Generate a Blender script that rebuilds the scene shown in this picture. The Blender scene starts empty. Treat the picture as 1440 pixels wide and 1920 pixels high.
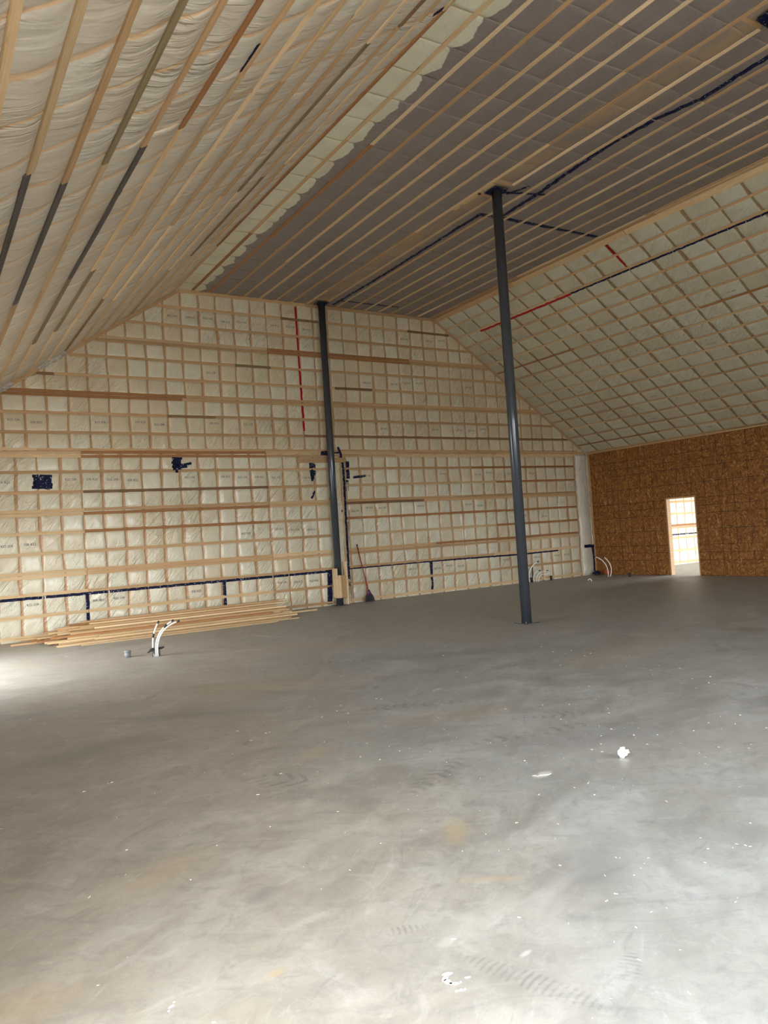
import bpy, bmesh, math, random
from mathutils import Vector, Matrix, noise
random.seed(7)
SC = bpy.context.scene
COL = SC.collection

# ------------------------------------------------------------------ camera
CAM_H = 1.6
f_px = 1433.28
fw = Vector((0.52864439, 0.84832647, 0.02961933))
rt = Vector((0.84792207, -0.52612372, -0.06497685))
up = Vector((0.03953815, -0.05946453, 0.99744709))
cd = bpy.data.cameras.new('camera')
cam = bpy.data.objects.new('camera', cd)
COL.objects.link(cam)
cam.matrix_world = Matrix(((rt.x, up.x, -fw.x, 0), (rt.y, up.y, -fw.y, 0), (rt.z, up.z, -fw.z, CAM_H), (0, 0, 0, 1)))
cd.sensor_fit = 'VERTICAL'
cd.sensor_height = 24.0
cd.lens = f_px / 1920 * 24.0
cd.clip_start = 0.05
cd.clip_end = 300
SC.camera = cam

# ------------------------------------------------------------------ light
SC.view_settings.view_transform = 'Standard'
SC.view_settings.look = 'None'
SC.view_settings.gamma = 1
SC.view_settings.exposure = 0.32
SKY = 14.0
W = bpy.data.worlds.new('overcast_sky')
SC.world = W
W.use_nodes = True
bg = W.node_tree.nodes['Background']
bg.inputs[0].default_value = (0.92, 0.97, 1.0, 1)
bg.inputs[1].default_value = SKY
SC.cycles.max_bounces = 10
SC.cycles.diffuse_bounces = 7
SC.cycles.glossy_bounces = 3
SC.cycles.sample_clamp_indirect = 12

def portal(name, loc, rot, sx, sy):
    l = bpy.data.lights.new(name, 'AREA')
    l.shape = 'RECTANGLE'; l.size = sx; l.size_y = sy
    l.cycles.is_portal = True
    o = bpy.data.objects.new(name, l); COL.objects.link(o)
    o.location = loc; o.rotation_euler = rot
    return o

# ------------------------------------------------------------------ room numbers (metres)
D = 16.284           # far wall plane (y)
XL, XR = 5.168, 12.097   # folds between slopes and flat ceiling
XS, XW = -0.328, 17.493  # left wall, osb wall
H, E = 7.266, 3.66
Y0 = -3.2            # near end wall
XB = 24.4            # far side of the next room
PI = math.pi
R90 = PI / 2
# openings: garage doors in the left wall and the near end wall, one in the next room
LEFT_OPEN = [(-2.6, 2.2, 3.2), (10.6, 13.9, 2.3)]
NEAR_OPEN = [(2.2, 9.2, 3.3)]
ROOM2_OPEN = (7.4, 13.8, 2.9)
for a, b, h_ in LEFT_OPEN:
    portal('daylight_portal', (XS - .02, (a + b) / 2, h_ / 2), (0, -R90, 0), h_, b - a)
for a, b, h_ in NEAR_OPEN:
    portal('daylight_portal', ((a + b) / 2, Y0 - .02, h_ / 2), (R90, 0, 0), b - a, h_)
portal('daylight_portal', ((XW + XB) / 2 + .3, 5.88, 1.45), (R90, 0, 0), 4.6, 2.9)
portal('daylight_portal', (XB + .02, (ROOM2_OPEN[0] + ROOM2_OPEN[1]) / 2, ROOM2_OPEN[2] / 2), (0, R90, 0), ROOM2_OPEN[2], ROOM2_OPEN[1] - ROOM2_OPEN[0])

# ------------------------------------------------------------------ node helpers
class NT:
    def __init__(s, name):
        s.m = bpy.data.materials.new(name); s.m.use_nodes = True
        s.t = s.m.node_tree; s.n = s.t.nodes; s.l = s.t.links
        s.b = s.n['Principled BSDF']
    def add(s, typ, **kw):
        nd = s.n.new(typ)
        for k, v in kw.items():
            if k == 'inp':
                for i, x in v.items():
                    if hasattr(x, 'is_linked') or isinstance(x, bpy.types.NodeSocket): s.l.new(x, nd.inputs[i])
                    else: nd.inputs[i].default_value = x
            else: setattr(nd, k, v)
        return nd
    def coord(s, scale=(1, 1, 1), rot=(0, 0, 0), loc=(0, 0, 0), kind='Object'):
        tc = s.add('ShaderNodeTexCoord')
        mp = s.add('ShaderNodeMapping')
        s.l.new(tc.outputs[kind], mp.inputs[0])
        if any(rot):   # turn first, then stretch
            mp.vector_type = 'TEXTURE'; scale = tuple(1 / q for q in scale)
        mp.inputs['Scale'].default_value = scale; mp.inputs['Rotation'].default_value = rot; mp.inputs['Location'].default_value = loc
        return mp.outputs[0]
    def noise(s, vec, scale, detail=3, rough=.55, dist=0.0):
        nd = s.add('ShaderNodeTexNoise', inp={0: vec, 'Scale': scale, 'Detail': detail, 'Roughness': rough, 'Distortion': dist})
        return nd.outputs[0]
    def ramp(s, fac, stops, interp='LINEAR'):
        nd = s.add('ShaderNodeValToRGB'); nd.color_ramp.interpolation = interp
        cr = nd.color_ramp
        while len(cr.elements) < len(stops): cr.elements.new(0.5)
        for e, (p, c) in zip(cr.elements, stops):
            e.position = p; e.color = (c, c, c, 1) if not isinstance(c, (tuple, list)) else (*c[:3], 1)
        s.l.new(fac, nd.inputs[0])
        return nd.outputs[0]
    def mix(s, fac, a, b, mode='MIX'):
        nd = s.add('ShaderNodeMix', data_type='RGBA', blend_type=mode)
        for i, x in ((0, fac), (6, a), (7, b)):
            if isinstance(x, bpy.types.NodeSocket): s.l.new(x, nd.inputs[i])
            elif i == 0: nd.inputs[0].default_value = x
            else: nd.inputs[i].default_value = (*x[:3], 1)
        return nd.outputs[2]
    def math(s, op, a, b=0.0, c=0.0, clamp=False):
        nd = s.add('ShaderNodeMath', operation=op, use_clamp=clamp)
        for i, x in enumerate((a, b, c)):
            if isinstance(x, bpy.types.NodeSocket): s.l.new(x, nd.inputs[i])
            else: nd.inputs[i].default_value = x
        return nd.outputs[0]
    def sep(s, vec):
        nd = s.add('ShaderNodeSeparateXYZ'); s.l.new(vec, nd.inputs[0]); return nd.outputs
    def bump(s, h, strength=.3, dist=.01, nrm=None):
        nd = s.add('ShaderNodeBump', inp={'Strength': strength, 'Distance': dist, 'Height': h})
        if nrm is not None: s.l.new(nrm, nd.inputs['Normal'])
        return nd.outputs[0]
    def out(s, col=None, rough=None, nrm=None, **kw):
        for key, v in (('Base Color', col), ('Roughness', rough), ('Normal', nrm)):
            if v is None: continue
            if isinstance(v, bpy.types.NodeSocket): s.l.new(v, s.b.inputs[key])
            else: s.b.inputs[key].default_value = (*v[:3], 1) if key == 'Base Color' else v
        for k, v in kw.items():
            k = k.replace('_', ' ')
            if isinstance(v, bpy.types.NodeSocket): s.l.new(v, s.b.inputs[k])
            else: s.b.inputs[k].default_value = v
        return s.m

def plain(name, col, rough=.6, **kw):
    return NT(name).out(col, rough, **kw)

# ------------------------------------------------------------------ materials
def wood_mat(name, light, dark, knots=.5):
    t = NT(name)
    tc = t.add('ShaderNodeTexCoord')
    oi = t.add('ShaderNodeObjectInfo')
    off = t.add('ShaderNodeVectorMath', operation='SCALE'); t.l.new(oi.outputs['Random'], off.inputs['Scale'])
    off.inputs[0].default_value = (37, 11, 23)
    ad = t.add('ShaderNodeVectorMath', operation='ADD'); t.l.new(tc.outputs['Object'], ad.inputs[0]); t.l.new(off.outputs[0], ad.inputs[1])
    def mp(sc):
        m = t.add('ShaderNodeMapping'); t.l.new(ad.outputs[0], m.inputs[0]); m.inputs['Scale'].default_value = sc; return m.outputs[0]
    g = t.noise(mp((1.6, 38, 38)), 1.0, 4, .6, .6)
    g2 = t.noise(mp((.9, 6, 6)), 1.0, 2)
    c = t.mix(t.ramp(g, [(.3, 0), (.75, 1)]), light, dark)
    c = t.mix(t.math('MULTIPLY', g2, .55), c, tuple(x * .72 for x in light))
    v = t.add('ShaderNodeTexVoronoi', inp={0: mp((2.2, 14, 14)), 'Scale': 1.0})
    kn = t.ramp(v.outputs['Distance'], [(.05, 1), (.11, 0)])
    c = t.mix(t.math('MULTIPLY', kn, knots), c, (.09, .035, .012))
    br = t.math('MULTIPLY_ADD', oi.outputs['Random'], .30, .84)
    hs = t.add('ShaderNodeHueSaturation', inp={'Value': br, 'Color': c})
    return t.out(hs.outputs[0], .62, t.bump(g, .25, .002), Specular_IOR_Level=.3)

WOOD = dict(
    pale=wood_mat('pale_spruce', (.70, .50, .28), (.52, .33, .16)),
    tan=wood_mat('tan_spruce', (.58, .37, .19), (.41, .235, .105)),
    orange=wood_mat('orange_spruce', (.42, .20, .075), (.27, .11, .035), .7),
    brown=wood_mat('dark_brown_spruce', (.29, .165, .085), (.15, .075, .035), .7),
    grey=wood_mat('weathered_grey_spruce', (.135, .115, .10), (.06, .05, .043), .4),
    olive=wood_mat('weathered_olive_spruce', (.30, .225, .12), (.15, .105, .05), .5),
    bright=wood_mat('fresh_cut_spruce', (.84, .64, .40), (.66, .44, .24), .4),
)
WORDS = dict(pale='pale', tan='tan', orange='orange-brown', brown='dark brown', grey='weathered grey', olive='weathered olive-brown', bright='bright fresh')

def poly_mat(name, ca, cb, cs, wr_rot, wr_scale=(3.0, 3.0, 14.0), bump_s=.35, coat=.35, grey=False, stud_k=1.0, long_w=0.0):
    """cream insulation seen through clear sheet; attribute mask: r = framing behind the sheet, g = tint of the batt, shifted on the far wall to carry its light"""
    t = NT(name)
    at = t.add('ShaderNodeAttribute', attribute_name='mask')
    sp = t.add('ShaderNodeSeparateColor'); t.l.new(at.outputs['Color'], sp.inputs[0])
    fine = t.noise(t.coord((1, 1, 1)), 26, 4, .65)
    mid = t.noise(t.coord((1, 1, 1)), 3.2, 3, .6)
    c = t.mix(sp.outputs[1], ca, cb)
    c = t.mix(t.math('MULTIPLY', t.ramp(mid, [(.35, 0), (.7, 1)]), .45), c, tuple(x * .80 for x in cb))
    c = t.mix(t.ramp(fine, [(.35, .0), (.75, .28)]), c, tuple(x * .74 for x in cb))
    wob = t.math('MULTIPLY_ADD', fine, .5, -.25)
    m = t.ramp(t.math('ADD', sp.outputs[0], wob), [(.30, 0), (.62, stud_k)])
    if grey:
        xyz = t.sep(t.coord())
        wv = t.math('MULTIPLY_ADD', t.noise(t.coord((.3, 1, 1)), 2.6, 3), .26, -.13)
        # scallops: the pale sheet stops in rounded lobes between rafters
        lob = t.math('MULTIPLY', t.math('POWER', t.math('ABSOLUTE', t.math('SINE', t.math('MULTIPLY', t.math('SUBTRACT', xyz[1], 9.26), PI / .5945))), .3), .13)
        gx = t.math('ADD', t.math('ADD', xyz[0], wv), t.math('MULTIPLY', lob, -1.0))
        gm = t.ramp(t.math('MULTIPLY_ADD', t.math('SUBTRACT', gx, 5.60), 12, .5), [(.4, 0), (.6, 1)])
        gcol = t.mix(mid, (.235, .195, .172), (.175, .143, .127))
        gcol = t.mix(t.ramp(fine, [(.4, 0), (.8, .5)]), gcol, (.28, .235, .205))
        gcol = t.mix(t.math('MULTIPLY', m, .40), gcol, (.40, .27, .17))
        # tan beam showing through along the column line
        bx = t.math('ABSOLUTE', t.math('SUBTRACT', t.math('MULTIPLY_ADD', t.noise(t.coord((1, .5, 1)), 2.0, 3), .5, xyz[0]), 8.78))
        bm = t.math('MULTIPLY', t.ramp(bx, [(.10, 1), (.32, 0)]), t.ramp(t.noise(t.coord((1.5, .5, 1)), 1.6, 3), [(.35, .15), (.6, .85)]))
        gcol = t.mix(t.math('MULTIPLY', bm, .9), gcol, (.38, .26, .14))
        c2 = t.mix(m, c, cs)
        c = t.mix(gm, c2, gcol)
        rgh = t.mix(gm, (.35,) * 3, (.6,) * 3)
    else:
        c = t.mix(m, c, cs)
    w1 = t.noise(t.coord(wr_scale, wr_rot), 1.0, 3, .5, 1.2)
    w1 = t.ramp(w1, [(.38, 0), (.52, .55), (.60, .4), (.75, 1)])
    area = t.ramp(t.noise(t.coord((1, 1, 1), loc=(5, 3, 9)), .9, 2), [(.40, .08), (.62, 1)])
    hgt = t.math('MULTIPLY', w1, area)
    n1 = t.bump(hgt, bump_s, .03)
    n2 = t.bump(t.noise(t.coord(), 60, 3), .25, .004, n1)
    if long_w:
        n2 = t.bump(t.noise(t.coord((1.2, 5.0, 1.2), wr_rot), 1.0, 3, .5, .8), long_w, .05, n2)
    t.out(c, .45, n2, Coat_Weight=coat, Coat_Roughness=.16, Specular_IOR_Level=.35)
    t.l.new(n2, t.b.inputs['Coat Normal'])
    return t.m

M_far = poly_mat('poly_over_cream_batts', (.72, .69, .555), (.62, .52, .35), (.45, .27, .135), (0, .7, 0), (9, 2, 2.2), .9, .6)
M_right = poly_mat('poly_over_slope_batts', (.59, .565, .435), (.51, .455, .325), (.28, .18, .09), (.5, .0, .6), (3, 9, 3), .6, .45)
M_left = poly_mat('poly_draped_over_batts', (.665, .61, .50), (.59, .505, .385), (.60, .38, .20), (0, 0, .35), (.9, 6.0, .9), .95, .55, stud_k=.85, long_w=.6)
M_ceil = poly_mat('grey_sheet_over_ceiling', (.66, .62, .46), (.60, .55, .40), (.40, .25, .14), (0, 0, .9), (2, 10, 2), .25, .15, grey=True)

def osb_mat():
    t = NT('oriented_strand_board')
    co = t.coord((1, 1, 1))
    def flakes(rot, sc, off):
        v = t.add('ShaderNodeTexVoronoi', inp={0: t.coord(sc, rot, off), 'Scale': 1.0, 'Randomness': 1.0})
        s_ = t.add('ShaderNodeSeparateColor'); t.l.new(v.outputs['Color'], s_.inputs[0]); return s_.outputs, v.outputs['Distance']
    a, da = flakes((.5, 0, 0), (1, 10, 34), (0, 0, 0))
    b, db = flakes((-.7, 0, 0), (1, 12, 38), (3, 5, 7))
    c_, dc = flakes((1.4, 0, 0), (1, 11, 30), (9, 1, 4))
    sel = t.noise(co, 9, 2)
    r1 = t.mix(t.ramp(sel, [(.45, 0), (.50, 1)]), a[0], b[0])
    r2 = t.mix(t.ramp(t.noise(co, 7, 2), [(.52, 0), (.56, 1)]), r1, c_[1])
    col = t.ramp(r2, [(0, (.13, .045, .010)), (.40, (.225, .085, .019)), (.72, (.30, .125, .030)), (.92, (.36, .17, .048)), (1, (.47, .27, .10))])
    col = t.mix(t.ramp(t.noise(co, 1.1, 2), [(.4, 0), (.75, .35)]), col, (.20, .085, .025))
    x = t.sep(co)
    def lines(coord, origin, step, w):
        p = t.math('PINGPONG', t.math('ABSOLUTE', t.math('SUBTRACT', coord, origin)), step / 2)
        return t.math('LESS_THAN', p, w)
    L = t.math('MAXIMUM', lines(x[1], 12.36, .4064, .008), lines(x[1], 12.36, .6096, .008))
    L = t.math('MAXIMUM', L, t.math('MAXIMUM', lines(x[2], 2.44, .4064, .008), lines(x[2], 2.44, .6096, .008)))
    br = t.ramp(t.noise(co, 4.5, 2), [(.36, .1), (.50, 1)])
    col = t.mix(t.math('MULTIPLY', t.math('MULTIPLY', L, br), .8), col, (.045, .012, .006))
    seam = t.math('MAXIMUM', lines(x[2], 2.44, 1.2192, .004), lines(x[1], 12.36, 2.4384, .003))
    col = t.mix(t.math('MULTIPLY', seam, .6), col, (.02, .01, .006))
    # pale nail flecks along the sheet edges
    fl = t.math('MULTIPLY', lines(x[2], 2.455, 1.2192, .022), t.ramp(t.noise(co, 30, 2), [(.60, 0), (.66, 1)]))
    col = t.mix(t.math('MULTIPLY', fl, .6), col, (.50, .38, .24))
    return t.out(col, .55, t.bump(r2, .15, .003), Specular_IOR_Level=.3)
M_osb = osb_mat()

def floor_mat():
    t = NT('dusty_concrete_slab')
    co = t.coord(); xyz = t.sep(co)
    big = t.noise(t.coord((1, 1, 1)), .45, 4, .6)
    mid = t.noise(t.coord((1, 1.4, 1), (0, 0, .5)), 1.6, 5, .65, .8)
    fine = t.noise(co, 11, 8, .78, .5)
    mic = t.noise(co, 70, 4, .7)
    streak = t.noise(t.coord((1.2, 3.2, 1), (0, 0, -.55)), 1.4, 6, .7, 1.8)
    c = t.ramp(mid, [(.28, (.26, .245, .222)), (.45, (.35, .333, .307)), (.6, (.42, .405, .38)), (.78, (.50, .49, .468))])
    c = t.mix(t.ramp(big, [(.35, 0), (.65, .55)]), c, (.375, .335, .285))
    c = t.mix(t.ramp(fine, [(.48, 0), (.68, .42)]), c, (.245, .238, .23))
    sw2 = t.noise(t.coord((3.2, 1.1, 1), (0, 0, -.9), (4, 2, 0)), 1.5, 7, .72, 2.2)
    c = t.mix(t.ramp(sw2, [(.57, 0), (.68, .38)]), c, (.20, .20, .20))
    c = t.mix(t.ramp(sw2, [(.30, .35), (.42, 0)]), c, (.55, .55, .54))
    peb = t.noise(t.coord((1, 1, 1), loc=(2, 8, 0)), 5, 7, .75, .8)
    c = t.mix(t.ramp(peb, [(.30, .35), (.45, 0)]), c, (.56, .555, .545))
    c = t.mix(t.ramp(streak, [(.54, 0), (.70, .42)]), c, (.21, .205, .205))
    c = t.mix(t.ramp(streak, [(.25, .35), (.42, 0)]), c, (.50, .495, .485))
    c = t.mix(t.ramp(mic, [(.55, 0), (.8, .25)]), c, (.18, .17, .16))
    def blob(x, y, rx, ry, rot=0.0, soft=.35, wob=.5):
        """soft rounded patch mask"""
        ca, sa = math.cos(rot), math.sin(rot)
        dx = t.math('SUBTRACT', xyz[0], x); dy = t.math('SUBTRACT', xyz[1], y)
        u = t.math('ADD', t.math('MULTIPLY', dx, ca / rx), t.math('MULTIPLY', dy, sa / rx))
        v = t.math('ADD', t.math('MULTIPLY', dx, -sa / ry), t.math('MULTIPLY', dy, ca / ry))
        r = t.math('SQRT', t.math('ADD', t.math('MULTIPLY', u, u), t.math('MULTIPLY', v, v)))
        r = t.math('ADD', r, t.math('MULTIPLY_ADD', fine, wob * 2, -wob))
        return t.ramp(r, [(1 - soft if soft < 1 else 0, 1), (1, 0)]), u, v
    # cooler concrete tone to the right, warmer tone to the left
    cool = t.math('ADD', t.math('MULTIPLY', t.math('SUBTRACT', xyz[0], t.math('MULTIPLY', xyz[1], .35)), .55), t.math('MULTIPLY_ADD', big, 2.4, -1.25))
    hs = t.mix(1.0, c, (.93, .985, 1.04), 'MULTIPLY'); hw = t.mix(1.0, c, (1.0, .965, .905), 'MULTIPLY')
    c = t.mix(t.ramp(cool, [(.1, 0), (.9, 1)]), hw, hs)
    # ochre dust stains
    for (x, y, rx, ry, rot, k) in [(2.41, 3.36, .22, .10, .9, .55), (2.2, 2.80, .22, .035, -.6, .5), (2.53, 5.25, .30, .12, .6, .45), (1.09, 2.72, .05, .03, 0, .7), (.98, 3.9, .5, .22, .4, .28), (3.35, 8.1, 1.3, .5, -.5, .30), (7.2, 6.4, 1.3, .5, .2, .28), (.25, 3.1, .30, .2, 0, .35), (4.0, 5.4, .8, .25, -.4, .25), (5.2, 10.4, 1.8, .6, -.5, .3)]:
        c = t.mix(t.math('MULTIPLY', blob(x, y, rx, ry, rot, .8)[0], k), c, (.47, .355, .215))
    # grey-blue worn areas and dark smudges
    for (x, y, rx, ry, rot, k) in [(1.30, 3.35, .16, .07, .5, .5), (2.7, 2.65, .5, .22, .4, .45), (4.3, 4.1, 1.0, .35, -.3, .4), (2.2, 7.3, .9, .25, -.5, .4), (3.2, 5.9, .5, .15, -.3, .35), (1.0, 6.6, .7, .35, .2, .4), (6.0, 8.0, 1.4, .3, -.5, .4), (1.0, 8.6, .6, .25, .0, .35)]:
        c = t.mix(t.math('MULTIPLY', blob(x, y, rx, ry, rot, .8)[0], k), c, (.20, .20, .205))
    # tyre tread prints: dark slanted bars
    for (x, y, rx, ry, rot, per, sl) in [(4.6, 4.75, .50, .13, -.45, .085, .5), (2.05, 4.85, .34, .16, -.9, .10, .8), (4.75, 8.75, .9, .14, -.55, .11, .5), (3.9, 6.0, .55, .13, -.45, .09, -.5), (1.80, 2.10, .38, .06, 1.9, .028, .1), (1.64, 2.68, .09, .04, -.4, .025, .1), (2.12, 1.95, .12, .05, .6, .025, .1), (4.0, 4.5, .7, .1, -.2, .12, .4), (2.9, 4.2, .5, .1, .5, .09, .6)]:
        mk, u, v = blob(x, y, rx, ry, rot, .3, .3)
        ph = t.math('MULTIPLY', t.math('ADD', t.math('MULTIPLY', u, rx), t.math('MULTIPLY', t.math('ABSOLUTE', v), ry * sl)), 2 * PI / per)
        ph = t.math('ADD', ph, t.math('MULTIPLY', fine, 2.2))
        bars = t.math('MULTIPLY', t.ramp(t.math('SINE', ph), [(.0, 0), (.5, 1)]), t.ramp(peb, [(.42, .15), (.56, 1)]))
        c = t.mix(t.math('MULTIPLY', t.math('MULTIPLY', mk, bars), .45), c, (.155, .15, .15))
    # chalky smears
    for (x, y, rx, ry, rot, k) in [(5.09, 12.35, .05, .42, .15, .5), (5.3, 11.9, .35, .05, -.4, .35), (1.72, 2.5, .08, .03, .3, .2), (1.35, 3.0, .14, .04, .2, .2), (3.39, 3.72, .11, .05, .2, .8), (4.5, 6.4, .10, .03, .2, .6), (1.9, 2.25, .04, .015, .2, .45)]:
        c = t.mix(t.math('MULTIPLY', blob(x, y, rx, ry, rot, .6, .9)[0], k), c, (.66, .65, .63))
    rg = t.ramp(mid, [(.3, .42), (.7, .62)])
    h_ = t.math('ADD', t.math('MULTIPLY', fine, .5), t.math('MULTIPLY', mic, .2))
    return t.out(c, rg, t.bump(h_, .12, .006), Specular_IOR_Level=.45)
M_floor = floor_mat()

def tape_mat(name, col, fleck, amt):
    t = NT(name)
    n_ = t.ramp(t.noise(t.coord(), 34, 2, .5), [(amt, 0), (amt + .04, 1)])
    return t.out(t.mix(n_, col, fleck), .6, t.bump(t.noise(t.coord(), 40, 3), .4, .004), Specular_IOR_Level=.2)
M_blue = tape_mat('navy_sheathing_tape', (.004, .006, .034), (.45, .50, .62), .645)
M_red = tape_mat('red_sheathing_tape', (.42, .006, .012), (.45, .02, .02), .9)
def steel_mat():
    t = NT('blue_grey_primed_steel')
    n_ = t.noise(t.coord((1, 1, .25)), 14, 4)
    return t.out(t.mix(n_, (.055, .062, .074), (.085, .095, .11)), t.ramp(n_, [(.3, .16), (.7, .24)]), t.bump(n_, .06, .003), Metallic=.35, Specular_IOR_Level=.5)
M_steel = steel_mat()
M_pex = plain('white_plastic_tube', (.86, .85, .82), .35)
M_black = plain('black_rubber', (.022, .022, .024), .5)
M_dgrey = plain('dark_grey_plastic', (.10, .105, .11), .5)
M_concst = plain('grey_pipe_plastic', (.20, .21, .22), .55)
M_redpaint = plain('red_enamel', (.33, .02, .03), .35)
M_purple = plain('dark_purple_plastic', (.10, .02, .06), .4)
M_foam = plain('white_foam', (.88, .88, .86), .8)
M_white = plain('white_paint', (.82, .81, .79), .6)
M_ink = plain('faded_grey_ink', (.17, .16, .16), .7)
M_cloth = plain('navy_plastic_wrap', (.008, .012, .05), .35)
M_orangep = plain('orange_plastic', (.42, .09, .02), .45)
M_outer = plain('sheathing_outside', (.45, .36, .26), .8)
M_gravel = plain('pale_gravel', (.42, .41, .39), .9)
M_jamb = WOOD['tan']

# ------------------------------------------------------------------ object helpers
def tag(o, label=None, cat=None, group=None, kind=None):
    if label: o['label'] = label
    if cat: o['category'] = cat
    if group: o['group'] = group
    if kind: o['kind'] = kind
    return o

def mesh_obj(name, verts, faces, mat, parent=None, smooth=False):
    me = bpy.data.meshes.new(name)
    me.from_pydata([tuple(v) for v in verts], [], faces)
    me.materials.append(mat)
    if smooth: me.polygons.foreach_set('use_smooth', [True] * len(me.polygons))
    me.update()
    o = bpy.data.objects.new(name, me); COL.objects.link(o)
    if parent: o.parent = parent
    return o

def bm_obj(name, bm, mat, parent=None, smooth=False):
    me = bpy.data.meshes.new(name); bm.to_mesh(me); bm.free()
    me.materials.append(mat)
    if smooth: me.polygons.foreach_set('use_smooth', [True] * len(me.polygons))
    o = bpy.data.objects.new(name, me); COL.objects.link(o)
    if parent: o.parent = parent
    return o

def empty(name, loc, label, cat, group=None):
    o = bpy.data.objects.new(name, None); COL.objects.link(o); o.location = loc
    o.empty_display_size = .1
    return tag(o, label, cat, group)

def add_box(bm, lo, hi, bevel=0.0):
    x0, y0, z0 = lo; x1, y1, z1 = hi
    vs = [bm.verts.new(p) for p in ((x0, y0, z0), (x1, y0, z0), (x1, y1, z0), (x0, y1, z0), (x0, y0, z1), (x1, y0, z1), (x1, y1, z1), (x0, y1, z1))]
    fs = [bm.faces.new([vs[i] for i in f]) for f in ((0, 3, 2, 1), (4, 5, 6, 7), (0, 1, 5, 4), (1, 2, 6, 5), (2, 3, 7, 6), (3, 0, 4, 7))]
    if bevel:
        es = list({e for f in fs for e in f.edges})
        bmesh.ops.bevel(bm, geom=es, offset=bevel, segments=1, affect='EDGES')

def add_tube(bm, pts, r, seg=12, cap=True):
    pts = [Vector(p) for p in pts]
    rr = r if isinstance(r, (list, tuple)) else [r] * len(pts)
    rings = []
    ref = None
    for i, p in enumerate(pts):
        d = (pts[min(i + 1, len(pts) - 1)] - pts[max(i - 1, 0)]).normalized()
        if ref is None: ref = d.orthogonal().normalized()
        ref = (ref - d * ref.dot(d)).normalized()
        b = d.cross(ref)
        rings.append([bm.verts.new(p + (ref * math.cos(2 * PI * k / seg) + b * math.sin(2 * PI * k / seg)) * rr[i]) for k in range(seg)])
    for a, b_ in zip(rings, rings[1:]):
        for k in range(seg):
            bm.faces.new((a[k], a[(k + 1) % seg], b_[(k + 1) % seg], b_[k]))
    if cap:
        bm.faces.new(rings[0][::-1]); bm.faces.new(rings[-1])

def board(name, p0, p1, nrm, w, t, mat, label=None, cat='furring strip', group=None, lift=0.0, warp=0.004, kind=None):
    """board from p0 to p1; its back lies on the plane, nrm points into the room"""
    p0, p1, nrm = Vector(p0), Vector(p1), Vector(nrm).normalized()
    ex = (p1 - p0); L = ex.length; ex /= L
    ez = (nrm - ex * nrm.dot(ex)).normalized(); ey = ez.cross(ex)
    bm = bmesh.new()
    n = max(2, int(L / .6))
    off = random.uniform(0, 50)
    rings = []
    b = .003
    prof = [(-w / 2, b), (-w / 2 + b, 0), (w / 2 - b, 0), (w / 2, b), (w / 2, t - b), (w / 2 - b, t), (-w / 2 + b, t), (-w / 2, t - b)]
    for i in range(n + 1):
        x = L * i / n
        dy = (noise.noise(Vector((x * .5 + off, 0, 0)))) * warp * 2.5
        rings.append([bm.verts.new((x, y + dy, z)) for y, z in prof])
    for a, c in zip(rings, rings[1:]):
        for k in range(8):
            bm.faces.new((a[k], c[k], c[(k + 1) % 8], a[(k + 1) % 8]))
    bm.faces.new(rings[0]); bm.faces.new(rings[-1][::-1])
    bmesh.ops.recalc_face_normals(bm, faces=bm.faces)
    o = bm_obj(name, bm, mat)
    o.matrix_world = Matrix(((ex.x, ey.x, ez.x, p0.x + ez.x * lift), (ex.y, ey.y, ez.y, p0.y + ez.y * lift), (ex.z, ey.z, ez.z, p0.z + ez.z * lift), (0, 0, 0, 1)))
    return tag(o, label, cat, group, kind)

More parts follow.
